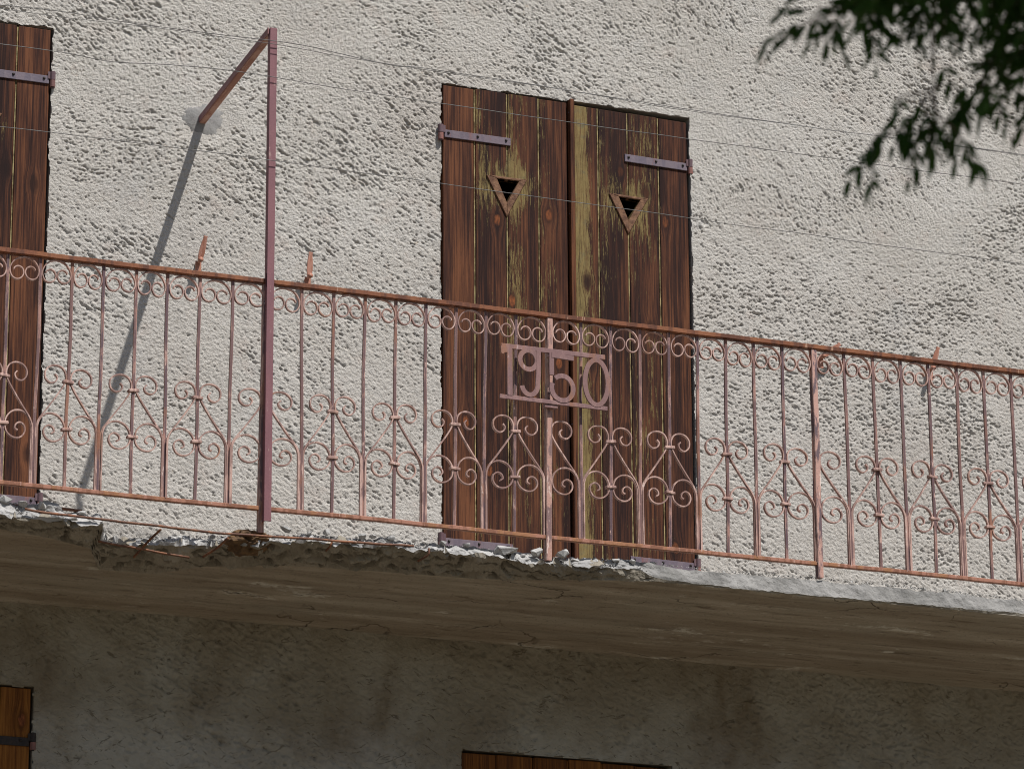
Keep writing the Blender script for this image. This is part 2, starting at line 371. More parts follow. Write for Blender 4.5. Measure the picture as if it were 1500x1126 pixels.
# ------------------------------------------------------------------ house: roughcast wall as real relief
house = empty('house', 'old house front of rough grey roughcast plaster, brown and stained beneath the balcony and coloured darker there for its shade', 'house', (0, 0, -5.8))
H0 = Vector((0, 0, -5.8))
NR = np.random.default_rng(3)
def field(nx, nz, d, La, Lb, ang, slope=0.0):
    """periodic correlated noise, std 1; La along the stroke, Lb across (metres)"""
    wn_ = NR.standard_normal((nz, nx)).astype(np.float32)
    kx = np.fft.rfftfreq(nx, d)[None, :]*2*np.pi; kz = np.fft.fftfreq(nz, d)[:, None]*2*np.pi
    c, s = math.cos(ang), math.sin(ang)
    ka = (kx*c+kz*s)*La; kb = (-kx*s+kz*c)*Lb
    k2 = ka*ka+kb*kb
    filt = np.exp(-k2/2) if slope == 0 else (1+k2)**(-slope)
    f = np.fft.irfft2(np.fft.rfft2(wn_)*filt, s=(nz, nx))
    return (f-f.mean())/f.std()
def relief(nx, nz, d, amp=1.0):
    A = rad(-32)
    sg = lambda f, k=3: 1/(1+np.exp(-k*f))
    slow = field(nx, nz, d, .26, .20, 0); mid = field(nx, nz, d, .055, .035, A)
    turn = sg(field(nx, nz, d, .22, .22, 0)+.35); t2 = sg(field(nx, nz, d, .16, .16, 0)-1.1)
    k_ = max(1, d/.0034)**.55
    def strokes(La, Lb):
        La *= k_; Lb *= k_
        f = field(nx, nz, d, La, Lb, A)*turn*(1-t2) + field(nx, nz, d, La*.8, Lb, rad(-6))*(1-turn)*(1-t2) + field(nx, nz, d, La, Lb, rad(-60))*t2
        return f/f.std()
    s1 = strokes(.0068, .0030); s2 = strokes(.0040, .0024); s3 = strokes(.017, .0040)
    g = field(nx, nz, d, .0023, .0020, A)
    dens = field(nx, nz, d, .075, .055, A); dens2 = field(nx, nz, d, .30, .25, 0)
    h = .0034*slow + .0007*mid + .0005*s1 + .0006*s2 + .00075*g
    # torn pits with steep lips
    def pits(f, th, wdt): return np.clip((-f-th)/wdt, 0, 1)
    th = 1.42 - .30*dens - .22*dens2
    h -= .0024*pits(s1+.35*s2, th+.15, .6)
    h -= .0024*pits(s2+.25*g, th+.1, .45)
    h -= .0046*pits(s3+.3*s2, th+.5, .55)
    # scraped lines
    ln = np.abs(field(nx, nz, d, .055, .010, A)+.12*s2)
    h -= .0026*np.clip(1-ln/.10, 0, 1)*np.clip(dens*1.2-.3, 0, 1)
    return h*amp
def wall_patch(name, x0, x1, z0, z1, d, holes, mat, amp=1.0, back=0.0, flat=None, top=None, above=None):
    nx = int(round((x1-x0)/d))+1; nz = int(round((z1-z0)/d))+1
    h = relief(nx, nz, d, amp)
    X, Z = np.meshgrid(x0+np.arange(nx)*d, z0+np.arange(nz)*d)
    if flat is not None: h = flat(X, Z, h)
    jx = np.asarray(field(nx, nz, d, .010, .010, 0))*.0021
    V = np.stack([X, back-h, Z-H0.z], -1).reshape(-1, 3).astype(np.float32)
    xc = X[:-1, :-1]+d/2+jx[:-1, :-1]; zc = Z[:-1, :-1]+d/2+jx[1:, :-1]
    keep = np.ones(xc.shape, bool)
    for a, b, c, e in holes: keep &= ~((xc > a) & (xc < b) & (zc > c) & (zc < e))
    if above: keep &= zc > above[0]+above[1]*(xc+.87)
    if top: keep &= zc < top[0]+top[1]*(xc+.87)
    i = np.arange(nx*nz).reshape(nz, nx)
    Q = np.stack([i[:-1, :-1], i[:-1, 1:], i[1:, 1:], i[1:, :-1]], -1)[keep]
    used = np.zeros(nx*nz, bool); used[Q.ravel()] = True
    re = np.cumsum(used)-1; V = V[used]; Q = re[Q]
    me = bpy.data.meshes.new(name)
    me.vertices.add(len(V)); me.vertices.foreach_set('co', V.ravel())
    me.loops.add(Q.size); me.loops.foreach_set('vertex_index', Q.ravel().astype(np.int32))
    me.polygons.add(len(Q)); me.polygons.foreach_set('loop_start', np.arange(0, Q.size, 4, dtype=np.int32))
    me.polygons.foreach_set('use_smooth', np.ones(len(Q), bool))
    me.update(calc_edges=True); me.materials.append(mat)
    return link(name, me, house)

DOOR = (1.046, 2.192, -.2, 2.203); LEFTW = (-1.79, -.642, -.2, 2.206)
LOWL = (-1.80, -.640, -3.2, -.548); LOWC = (1.131, 2.05, -2.9, -.660)
def flat_up(X, Z, h):
    r = np.sqrt(((X-.0)/.16)**2+((Z-1.90)/.11)**2)
    k = np.clip((1.1-r)/.4, 0, 1); h = h*(1-.5*k)-.0012*k
    # the plaster is smoothed along the door jambs
    for a, b, c, e in (DOOR, LEFTW):
        dx = np.maximum(np.maximum(a-X, X-b), 0); dz = np.maximum(Z-e, 0); q = np.clip(1-np.hypot(dx, dz)/.05, 0, 1)
        h = h*(1-.35*q)
    return h
wall_patch('upper_wall', -1.12, 4.08, -.13, 3.08, .0033, (DOOR, LEFTW), STUCCO, 1.0, flat=flat_up, top=(2.42, .155))
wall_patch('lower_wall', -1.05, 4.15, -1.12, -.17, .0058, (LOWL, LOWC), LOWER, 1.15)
# the same coat, coarser, round the photographed part
wall_patch('outer_coat', 4.06, 6.6, -.13, 4.2, .009, (), STUCCO, 1.0, back=.004)
wall_patch('outer_coat', -3.6, -1.10, -.13, 4.2, .009, (LEFTW,), STUCCO, 1.0, back=.004)
wall_patch('outer_coat', -1.12, 4.08, 2.2, 4.2, .009, (DOOR, LEFTW), STUCCO, 1.0, back=.005, above=(2.37, .155))
# the rest of the front, outside the photograph, and the body of the house behind
def front_rest():
    m = MB()
    xs = (-6, -1.79, -1.30, 4.30, 9); y = .022
    def q(x0, x1, z0, z1, mat=0, yy=y):
        m.add([(x0, yy, z0+5.8), (x1, yy, z0+5.8), (x1, yy, z1+5.8), (x0, yy, z1+5.8)], [(0, 1, 2, 3)], mat)
    q(-6, -1.79, -.14, 4.6); q(-1.79, -.60, 2.206, 4.6); q(-.60, 1.0, 2.30, 4.6); q(1.0, 2.3, 2.5, 4.6); q(2.3, 4.05, 2.75, 4.6); q(4.05, 9, -.14, 4.6)
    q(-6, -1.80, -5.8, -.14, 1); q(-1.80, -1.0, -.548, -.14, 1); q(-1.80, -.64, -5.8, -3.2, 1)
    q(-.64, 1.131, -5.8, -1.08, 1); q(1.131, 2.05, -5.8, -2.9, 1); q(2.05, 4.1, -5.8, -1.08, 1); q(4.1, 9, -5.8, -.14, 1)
    # sides, back, top
    m.add([(-6, .022, 0), (-6, .022, 10.4), (-6, 8, 10.4), (-6, 8, 0)], [(0, 1, 2, 3)])
    m.add([(9, .022, 0), (9, .022, 10.4), (9, 8, 10.4), (9, 8, 0)], [(0, 1, 2, 3)])
    m.add([(-6, 8, 0), (9, 8, 0), (9, 8, 10.4), (-6, 8, 10.4)], [(0, 1, 2, 3)])
    m.add([(-6, .022, 10.4), (9, .022, 10.4), (9, 8, 10.4), (-6, 8, 10.4)], [(0, 1, 2, 3)])
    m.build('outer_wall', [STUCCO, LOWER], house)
front_rest()
for a, b, c, e in (DOOR, LEFTW, LOWL, LOWC):
    m = MB(); o = .003; y0, y1 = .004, .30; a -= o; b += o; e += o; z0 = c+5.8; z1 = e+5.8
    m.add([(a, y0, z0), (a, y1, z0), (a, y1, z1), (a, y0, z1)], [(0, 1, 2, 3)])
    m.add([(b, y0, z0), (b, y1, z0), (b, y1, z1), (b, y0, z1)], [(0, 1, 2, 3)])
    m.add([(a, y0, z1), (b, y0, z1), (b, y1, z1), (a, y1, z1)], [(0, 1, 2, 3)])
    m.add([(a, y1, z0), (b, y1, z0), (b, y1, z1), (a, y1, z1)], [(0, 1, 2, 3)], 1)
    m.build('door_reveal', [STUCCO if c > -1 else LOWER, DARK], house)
# smooth grey mortar where the brace enters the wall
m = MB(); N = 72; RK = (.2, .4, .6, .8, 1)
vs = [(0, -.007, 0)]
for k in range(5):
    for i in range(N):
        t = 2*math.pi*i/N; e = RK[k]
        rr = e*(1+.34*mnoise.noise((math.cos(t)*1.5, math.sin(t)*1.5, 3.3))+.20*e**5*mnoise.noise((math.cos(t)*6, math.sin(t)*6, 1.3))+.12*e**6*mnoise.noise((math.cos(t)*15, math.sin(t)*15, 2.3)))
        x, z = .122*rr*math.cos(t), .088*rr*math.sin(t)
        vs.append((x, (-.007, -.006, -.0045, -.001, .006)[k]-.0016*mnoise.fractal((x*40, z*40, 1), .8, 2, 4), z))
fs = [(0, 1+i, 1+(i+1) % N) for i in range(N)]
for k in range(4):
    for i in range(N): fs.append((1+k*N+i, 1+(k+1)*N+i, 1+(k+1)*N+(i+1) % N, 1+k*N+(i+1) % N))
m.add(vs, fs, 0, True); m.build('mortar_patch', MORTAR, house, (.005, 0, 1.895+5.8))

# ------------------------------------------------------------------ balcony slab with its crumbling edge
P0 = [(-3.2, -0.845, -0.06), (-1.319, -0.845, -0.058), (-1.011, -0.845, -0.061), (-0.802, -0.845, -0.064), (-0.624, -0.845, -0.081), (-0.545, -0.65, -0.116), (-0.348, -0.65, -0.088), (-0.171, -0.69, -0.079), (-0.003, -0.845, -0.103), (0.187, -0.845, -0.08), (0.601, -0.845, -0.07), (0.881, -0.845, -0.065), (1.165, -0.845, -0.072), (1.452, -0.845, -0.059), (1.554, -0.845, -0.057), (1.641, -0.887, -0.0755), (1.861, -0.887, -0.0805), (2.277, -0.887, -0.0725), (2.792, -0.887, -0.0715), (3.257, -0.887, -0.0755), (3.73, -0.887, -0.0765), (7, -0.887, -0.0765)]
P1 = [(-3.2,-.895,-.132),(-1.328,-0.895,-0.132),(-1.021,-0.895,-0.133),(-0.814,-0.895,-0.134),(-0.625,-0.895,-0.127),(-0.585,-0.7,-0.143),(-0.362,-0.7,-0.132),(-0.186,-0.74,-0.131),(-0.019,-0.895,-0.142),(0.17,-0.895,-0.119),(0.582,-0.895,-0.106),(0.862,-0.895,-0.107),(1.144,-0.895,-0.116),(1.431,-0.895,-0.106),(1.532,-0.895,-0.108),(1.618,-0.895,-0.128),(1.837,-0.895,-0.138),(2.251,-0.895,-0.139),(2.764,-0.895,-0.133),(3.227,-0.895,-0.129),(3.698,-0.895,-0.127),(7,-.895,-.127)]
P2 = [(-3.2,-.88,-.143),(-1.322,-0.871,-0.143),(-0.99,-0.777,-0.151),(-0.767,-0.724,-0.155),(-0.61,-0.66,-0.16),(-0.52,-0.45,-0.178),(-0.30,-0.46,-0.178),(-0.136,-0.583,-0.167),(0.06,-0.653,-0.161),(0.241,-0.687,-0.158),(0.647,-0.718,-0.156),(0.925,-0.729,-0.155),(1.188,-0.784,-0.15),(1.44,-0.86,-0.144),(1.537,-0.875,-0.143),(1.612,-0.892,-0.14),(1.84,-0.89,-0.142),(2.256,-0.89,-0.142),(2.76,-0.89,-0.140),(3.217,-0.89,-0.14),(3.686,-0.89,-0.139),(7,-.89,-.139)]
P0, P1, P2 = (np.array(a) for a in (P0, P1, P2))
def at(P, x): return np.array([np.interp(x, P[:, 0], P[:, 1]), np.interp(x, P[:, 0], P[:, 2])])
def rough_of(x): return float(np.interp(x, [-3, 1.45, 1.62, 7], [1, 1, .18, .18]))
def slab_mesh():
    xs = np.concatenate([np.arange(-3.2, -1.3, .1), np.arange(-1.3, 4.1, .0085), np.arange(4.1, 7.01, .1)])
    segs = (6, 8, 12, 18, 26)
    V = []; mats = []
    for x in xs:
        a, b, c = at(P0, x), at(P1, x), at(P2, x)
        rg = rough_of(x)
        a = a + np.array([.012*(1-rg)*mnoise.noise((x*14, 3, 3)), .009*(1-rg)*mnoise.noise((x*22, 0, 2))+.022*rg*mnoise.noise((x*9, 0, 5))+.014*rg*mnoise.noise((x*31, 4, 5))])
        b = b + np.array([.014*mnoise.noise((x*11, 2, 1))*rg, .008*rg*mnoise.noise((x*17, 7, 1))+.004*mnoise.noise((x*40, 9, 1))])
        inn = np.array([a[0]+.25, -.075]); e = np.array([.02, -.2165])
        chain = [np.array([.02, -.075]), inn, a, b, c, e]
        row = []
        for s, n in enumerate(segs):
            p, q = chain[s], chain[s+1]
            for k in range(n):
                t = k/n; y, z = p+(q-p)*t; row.append((y, z, s))
        row.append((e[0], e[1], 4))
        for y, z, s in row:
            amp = (0.004, .010*rg+.005, .011*rg+.006, .026*rg+.002, .0035)[s]
            v = (x*13, y*13, z*13)
            dn = mnoise.fractal(v, .9, 2.1, 5)
            if s in (2, 3) and rg > .3:
                cr = 1-abs(mnoise.noise((x*5+2, y*16, z*22)))*2
                dn -= max(0, cr-.84)*6.2*(1.5 if s == 3 else .2)
                cell = mnoise.cell((x*26+mnoise.noise(v)*1.2, y*26, z*26)); dn += (.22 if s == 3 else .4)*(cell-.3)
            if s == 4:   # board marks of the formwork
                dn = .7*mnoise.noise((x*.6, y*60, 2)) + .9*(mnoise.cell((x*.5, y*9.5, 3))-.5) + .5*dn
            off = amp*dn
            ny, nz = ((0, 1), (-.5, .8), (-.85, .35), (-.45, -.85), (0, -1))[s]
            ed = 1 if s != 4 else min(1, abs(y-c[0])/.03+.3)
            V.append((x, y+ny*off*ed, z+nz*off*ed))
        if not mats: mats = [s for _, _, s in row][:-1]
    n = len(mats)+1; F = []; FM = []
    mm = {0: 0, 1: 0, 2: 1, 3: 2, 4: 3}
    for i in range(len(xs)-1):
        face_m = 0 if rough_of(xs[i]) > .5 else 1
        for k in range(n-1):
            F.append((i*n+k, i*n+k+1, (i+1)*n+k+1, (i+1)*n+k))
            s = mats[k]; FM.append(face_m if s == 2 else mm[s])
    me = bpy.data.meshes.new('slab')
    me.from_pydata(V, [], F); me.polygons.foreach_set('material_index', FM)
    me.polygons.foreach_set('use_smooth', [mats[j % (n-1)] in (4,) for j in range(len(F))])
    for q in (SLAB_TOP, SLAB_FACE, BREAK, SOFFIT): me.materials.append(q)
    me.update(); return me
slab = empty('balcony_slab', 'concrete balcony slab with crumbled front edge, pale broken concrete above and brown boarded underside', 'balcony', (0, -.45, -.14))
def slab_part(name, mbd, mat): return mbd.build(name, mat, slab, (0, .45, .14))
link('slab', slab_mesh(), slab, (0, .45, .14))
def rod(path, r, name='reinforcing_bar'):
    m = MB(); P = spline(path, 6)
    P = [(p[0]+.003*mnoise.noise((p[0]*9, 1, 1)), p[1], p[2]+.003*mnoise.noise((p[0]*8, 5, 1))) for p in P]
    m.tube(P, r, 6); return slab_part(name, m, REBAR)
rod([(-.93, -.897, -.098), (-.863, -.905, -.107), (-.681, -.905, -.111), (-.412, -.9, -.116), (-.139, -.9, -.119), (.109, -.905, -.112), (.36, -.9, -.104), (.60, -.895, -.097)], .0048)
rod([(-.62, -.80, -.167), (-.50, -.78, -.172), (-.40, -.77, -.178), (-.25, -.75, -.183)], .0042)
rod([(-.403, -.885, -.124), (-.425, -.80, -.15), (-.44, -.66, -.178)], .005)
rod([(-.140, -.885, -.131), (-.158, -.80, -.150), (-.185, -.72, -.165)], .005)
rod([(.66, -.90, -.098), (.655, -.90, -.125), (.63, -.86, -.143)], .0045)
rod([(.27, -.90, -.104), (.262, -.90, -.126), (.255, -.87, -.14)], .004)
# rust-stained lump that still grips the foot of the tall post
def lump(name, c, s, mat, seed, parent=None, sub=3, amt=.28, base=None):
    bm = bmesh.new(); bmesh.ops.create_icosphere(bm, subdivisions=sub, radius=1)
    for v in bm.verts:
        d = v.co.normalized(); k = 1+amt*mnoise.fractal((d.x*1.6+seed, d.y*1.6, d.z*1.6), .8, 2, 4)
        k -= .16*abs(mnoise.cell((d.x*2.3+seed, d.y*2.3, d.z*2.3))-.5)
        v.co = Vector((d.x*k*s[0], d.y*k*s[1], d.z*k*s[2]))
    me = bpy.data.meshes.new(name); bm.to_mesh(me); bm.free(); me.materials.append(mat)
    return link(name, me, parent, c if parent is None else tuple(Vector(c)-Vector((0, -.45, -.14))))
lump('rusty_lump', (-.035, -.80, -.118), (.085, .10, .05), RUSTCON, 5.1, slab, 4)
def chunk(name, c, s_, mat, seed):
    """angular broken piece: hull of points with a few split-off corners"""
    r = random.Random(seed); bm = bmesh.new()
    for i in range(17):
        v = Vector((r.gauss(0, 1), r.gauss(0, 1), r.gauss(0, 1))).normalized()*r.uniform(.72, 1.15)
        bm.verts.new((v.x*s_[0], v.y*s_[1], v.z*s_[2]))
    o = bmesh.ops.convex_hull(bm, input=bm.verts)
    bmesh.ops.delete(bm, geom=[v for v in bm.verts if not v.link_faces], context='VERTS')
    bmesh.ops.subdivide_edges(bm, edges=bm.edges, cuts=1, use_grid_fill=True)
    for v in bm.verts: v.co *= 1+.10*mnoise.noise(v.co*60+Vector((seed, 0, 0)))
    me = bpy.data.meshes.new(name); bm.to_mesh(me); bm.free(); me.materials.append(mat)
    return link(name, me, None, c)
# crumbs too many to count along the broken edge
def crumbs():
    m = MB(); r = random.Random(5)
    for i in range(3200):
        x = r.uniform(-1.3, 1.62) if r.random() < .85 else r.uniform(1.6, 4.0); a = at(P0, x); b = at(P1, x); t = r.random()**1.3*.85 if x < 1.6 else -.1
        y, z = a + (b-a)*t; y += .012; z += .004
        s = r.uniform(.002, .007)*(1 if r.random() < .9 else 1.9)
        vs = [Vector((x, y, z)) + Vector((r.uniform(-1, 1), r.uniform(-1, 1), r.uniform(-.7, .9)))*s for _ in range(5)]
        m.add(vs, [(0,1,2),(0,2,3),(0,3,1),(1,2,4),(2,3,4),(1,4,3)])
    tag(slab_part('crumbled_edge', m, STONE), kind='stuff')
crumbs()
# loose stones that lie on the edge
stones = [(-1.00,-.86,-.062,.030,'pale chunk of broken concrete on the slab edge at the far left end'),
 (-.93,-.865,-.07,.020,'pale crumb beside the large chunk at the far left end of the slab'),(-.86,-.86,-.072,.026,'grey pebble chunk on the slab edge under the left strap hinge'),(-.79,-.86,-.078,.018,'small crumb at the iron rod below the left shutter'),(-.70,-.86,-.083,.02,'crumb on the last lump before the broken notch'),
 (-.30,-.665,-.09,.016,'first small pebble in the broken notch, beside the crossing bars'),(-.235,-.68,-.087,.018,'rounded grey pebble in the broken notch of the slab edge'),(-.15,-.715,-.083,.014,'last small pebble in the notch, beside the rust-stained lump'),
 (.095,-.862,-.066,.026,'pale chunk of broken concrete just right of the tall post foot'),(.19,-.862,-.072,.014,'small crumb second right of the tall post foot'),(.26,-.862,-.066,.02,'third crumb right of the tall post foot'),(.40,-.862,-.066,.017,'left one of two crumbs between the tall post and the dark grey stone'),
 (.445,-.862,-.064,.016,'crumb directly left of the small dark grey stone'),(.52,-.862,-.064,.022,'small dark grey stone left of the wooden doorway on the slab edge'),(.73,-.862,-.062,.018,'crumb just right of the small dark grey stone'),(.83,-.862,-.058,.020,'crumb below the left jamb of the doorway'),
 (.985,-.87,-.072,.045,'largest pale rock lying on the slab edge below the number sign'),(1.115,-.885,-.07,.030,'grey angular stone on the left side of the middle railing post foot'),
 (1.215,-.885,-.07,.030,'grey angular stone on the right side of the middle railing post foot'),(1.165,-.84,-.09,.024,'dark lump wedged behind the middle railing post foot'),(1.06,-.865,-.085,.016,'crumb between the largest rock and the middle post stones'),(1.275,-.865,-.08,.022,'crumb directly right of the middle railing post stones'),(1.36,-.865,-.078,.018,'pale crumb below the cover strip of the door shutters'),(1.45,-.865,-.066,.02,'crumb below the olive board of the door shutters'),(1.52,-.865,-.064,.016,'last crumb at the right end of the broken edge, left of the strap hinge')]
for i, (x, y, z, r_, lab) in enumerate(stones):
    o = chunk('loose_stone', (x, y, z), (r_*(1.25 if r_ > .03 else 1.0), r_*.95, r_*.62), STONE, 37*i+2)
    o.rotation_euler = (.3*math.sin(i*1.3), .35*math.sin(i*2.7), i*2.1)
    if r_ > .03: o.rotation_euler = (0, 0, .4*i)
    tag(o, lab or 'small pale crumb of broken concrete lying along the ragged slab edge', 'stone', 'loose stones along the slab edge')
m = MB(); m.tube([(-.86, -.845, -.06), (-.775, -.85, -.058), (-.70, -.85, -.060)], .006, 6)
tag(m.build('iron_offcut', REBAR, None, (0, 0, -.012)), 'short dark iron rod lying on the rubble below the left shutter', 'rod')

# ------------------------------------------------------------------ shutters
def plank_mesh(poly, t, bead_x, z0, z1, mats, gapz=None):
    m = MB(); m.prism(poly, 0, t, 0)
    me = m.mesh('plank', mats, .0022)
    if bead_x is not None:
        m2 = MB()
        for u, v in ([(z0, gapz[0]), (gapz[1], z1)] if gapz else [(z0, z1)]): m2.box((bead_x, .0035, u), (bead_x+.0046, t*.9, v), 1)
        bm = bmesh.new(); bm.from_mesh(me); k = m2.mesh('t', mats); bm.from_mesh(k); bm.to_mesh(me); bm.free(); bpy.data.meshes.remove(k)
    return me
def shutter(label, cat, origin, width, height, bounds, tri, hinge_right, rot, mats, wears, tones, knots, group=None, thick=.03, straps=(.225, 2.005), cover=None, strap_len=.305, smat=None):
    """a leaf of upright boards; local x from its left edge, z from its foot"""
    ox = origin[0] + (width if hinge_right else 0)
    root = empty('door_shutter', label, cat, (ox, origin[1], origin[2]), group); root.rotation_euler = (0, 0, rot)
    sx = -width if hinge_right else 0
    for i in range(len(bounds)-1):
        a, b = bounds[i], bounds[i+1]; gap = .0012; bead = .0062 if i > 0 else 0
        L, R = a+gap+bead, b-gap; cx_ = (a+b)/2
        top = height + rng.uniform(-.004, .004)
        poly = [(L, 0), (R, 0), (R, top), (L, top)]
        if tri:
            tl, tr, tt, ta, tz = tri   # left, right, top, apex x, apex z
            zat = lambda x: tz+(tt-tz)*((x-ta)/(tr-ta) if x > ta else (ta-x)/(ta-tl))
            if L < tl < R and R <= ta+.01:
                poly = [(L, 0), (R, 0), (R, zat(R)), (tl, tt), (R, tt), (R, top), (L, top)]
            elif L < tr < R and L >= ta-.01:
                poly = [(L, 0), (R, 0), (R, top), (L, top), (L, tt), (tr, tt), (L, zat(L))]
        poly = [(x-cx_, z) for x, z in poly]
        o = link('plank', plank_mesh(poly, thick, (a+gap-cx_) if i > 0 else None, 0, height-.002, mats, (tri[4]-.002, tri[2]+.002) if tri and i > 0 and abs(a-tri[3]) < .01 else None), root, (sx+cx_, rng.uniform(-.0012, .0012), 0))
        o['wear'] = wears[i]; o['tone'] = tones[i]; o['side'] = -3.2 if wears[i] > .8 else -.55
        o['spot'] = (tri[3]-cx_, 0.0, tri[2]-.03) if tri else (0.0, 0.0, 9.0)
        ka, kb = knots[i]
        o['knot_a'] = (ka[0], 0.0, ka[1]); o['knot_b'] = (kb[0], 0.0, kb[1])
    if tri:
        tl, tr, tt, ta, tz = tri; wd = .045
        import mathutils
        pts = [Vector((tl, tt)), Vector((tr, tt)), Vector((ta, tz))]
        cen = sum(pts, Vector((0, 0)))/3
        outp = [Vector((tl-.047, tt+.010)), Vector((tr+.036, tt+.011)), Vector((ta-.001, tz-.062))]
        for k in range(3):
            a, b = pts[k], pts[(k+1) % 3]; c, d = outp[(k+1) % 3], outp[k]
            m = MB(); m.prism([tuple(a), tuple(b), tuple(c), tuple(d)], -.007, .024)
            m.build('trim_strip', WOOD_TRIM, root, (sx, 0, 0), .002)
    for z in straps:
        m = MB()
        x0, x1 = (width-strap_len+.004, width-.004) if hinge_right else (.006, strap_len)
        m.box((x0, -.007, -.017), (x1, -.0005, .017))
        st = m.build('strap_hinge', smat or STRAP, root, (sx, 0, z), .0012)
        for q in (.06, .5, .93):
            bx = x0+(x1-x0)*q; mb = MB()
            mb.tube([(0, -.0115, 0), (0, -.0075, 0)], [.0045, .0062], 8); mb.build('bolt', BOLT, st, (bx, 0, .004))
        hx = width+.011 if hinge_right else -.011
        m = MB()
        m.tube([(0, 0, .0010), (0, 0, .036)], .0118, 12); m.tube([(0, 0, -.030), (0, 0, -.0010)], .0118, 12, 1); m.tube([(0, 0, -.034), (0, 0, .0385)], .006, 8)
        m.sm = [False]*len(m.sm)
        if hinge_right: m.box((-.02, -.004, .004), (0, .002, .034))
        else: m.box((0, -.004, .004), (.02, .002, .034))
        m.build('hinge_barrel', [smat or STRAP_DARK, HINGE_RUST], root, (sx+hx, -.006, z))
    if cover:
        a, b, y0, y1, z1 = cover
        m = MB(); m.box((a, y0, 0), (b, y1, z1))
        o = m.build('cover_strip', [WOOD, BOLT], root, (sx, 0, 0), .002); o['wear'] = .05; o['tone'] = .10; o['side'] = 0.; o['spot'] = (0., 0., 9.); o['knot_a'] = (0, 0, 9.); o['knot_b'] = (0, 0, 9.)
        for z in (z1-.06, z1-.52, z1-.98, z1-1.45):
            mb = MB(); mb.tube([(a-.002, (y0+y1)/2-.008, z), (a+.001, (y0+y1)/2-.008, z)], .003, 6); mb.build('nail', STRAP, root, (sx, 0, 0))
    return root
ZB = -.03; NO = (0., 9.)
# doorway behind the number sign
shutter('left leaf of the wooden door shutters, with triangular hole and projecting cover strip', 'shutter', (1.053, .000, ZB), .566, 2.225,
    [0, .140, .287, .431, .566], (.241, .343, 1.834, .287, 1.729), False, 0, [WOOD, WOOD_GAP],
    [.08, .30, .40, .32], [.055, -.005, .015, .015],
    [((.03, .75), (.0, 9)), ((.03, 1.65), (-.01, .55)), ((-.05, 1.30), (.0, 9)), ((-.02, 1.70), (.02, 1.05))],
    'pair of shutters behind the number sign', cover=(.572, .592, -.021, .02, 2.235))
shutter('right leaf of the wooden door shutters, with an olive flaking board beside the cover strip', 'shutter', (1.646, .014, ZB), .537, 2.215,
    [0, .108, .249, .395, .537], (.205, .308, 1.823, .250, 1.722), True, rad(2.6), [WOOD, WOOD_GAP],
    [.84, .30, .40, .12], [.03, -.02, .0, .015],
    [((.0, 1.42), (.02, 1.06)), ((.04, 1.94), (.05, .78)), ((.015, 1.86), (.03, 1.25)), ((-.04, 1.74), (-.02, .30))],
    'pair of shutters behind the number sign')
# doorway at the left edge of the frame
shutter('dark brown board shutter leaf at the left edge of the frame, with red knots', 'shutter', (-1.188, .002, ZB), .537, 2.222,
    [0, .108, .249, .395, .537], (.205, .308, 1.823, .250, 1.722), True, 0, [WOOD, WOOD_GAP],
    [.4, .3, .2, .08], [.0, -.02, .0, .03],
    [((.0, 1.4), (.0, 9)), ((.03, 1.3), (.0, 9)), ((.045, 1.60), (-.02, .9)), ((.02, 1.55), (.03, .42))], 'pair of shutters at the left edge')
shutter('board shutter leaf hidden beyond the left edge of the frame', 'shutter', (-1.785, .002, ZB), .566, 2.222,
    [0, .140, .287, .431, .566], (.241, .343, 1.834, .287, 1.729), False, 0, [WOOD, WOOD_GAP],
    [.3, .42, .5, .40], [.05, .0, .04, .06], [(NO, NO)]*4, 'pair of shutters at the left edge', cover=(.568, .591, -.026, .02, 2.23))
# ground floor, in the shade of the slab
shutter('orange varnished shutter with dark strap hinge in the lower left corner', 'shutter', (-1.795, .012, -3.18), 1.148, 2.625,
    [0, .2, .44, .68, .92, 1.02, 1.148], None, True, 0, [WOOD_LOW, WOOD_LOW], [.0]*6, [.0, .04, .02, .05, .03, .06], [(NO, NO)]*4+[((.0, 2.58), NO), ((.03, 2.5), NO)], None, straps=(.3, 2.415), strap_len=.5, smat=BOLT)
shutter('top of an orange brown shutter below the balcony at the bottom edge', 'shutter', (1.136, .016, -2.88), .909, 2.213,
    [0, .15, .31, .46, .61, .76, .909], None, False, 0, [WOOD_LOW, WOOD_LOW], [.0, .05, .1, .0, .05, .0], [-.02, .0, -.03, .02, .0, .01], [(NO, NO)]*6, None, straps=(.3, 1.9))

# ------------------------------------------------------------------ balcony railing
D = -.883
rail = empty('balcony_railing', 'wrought iron balcony railing of flaking pink painted bars, curls and scrolls under a rusty handrail', 'railing', (1.16, D, -.06))
RO = Vector((1.16, D, -.06))
def rp(name, mbd, mats, bevel=0, loc=None, parent=None):
    o = mbd.build(name, mats, parent or rail, (0, 0, 0), bevel)
    o.location = Vector(loc if loc is not None else (0, 0, 0)) - (RO if parent is None else Vector((0, 0, 0)))
    return o
s_, e_ = .12566, .01554
def XK(k):
    n = k//9; r = k-9*n
    return n*(9*s_+2*e_) + (r*s_+e_ if r else 0)
JT = [-.0,-.001,-.004,-.001,-.003,0,.005,.004,.001,.006,.009,.010,.009,.009,.008,.009,.007,.002,.003,.003,.003,.002,.001,-.002,-.001,-.005,-.008,-.004,-.004,-.004,.001,-.001,0]
JB = [-.006,-.009,-.008,-.005,-.003,-.006,-.003,-.001,.004,.004,.003,.003,-.001,-.001,-.005,-.004,-.006,-.006,-.007,-.006,-.006,-.007,-.008,-.006,-.004,-.003,0,.004,.002,0,-.001,.001,.003]
def jt(k): return JT[k+7] if -7 <= k <= 25 else 0
def jb(k): return JB[k+7] if -7 <= k <= 25 else 0
K0, K1 = -12, 30
xa, xb = XK(K0)-.06, XK(K1)+.06
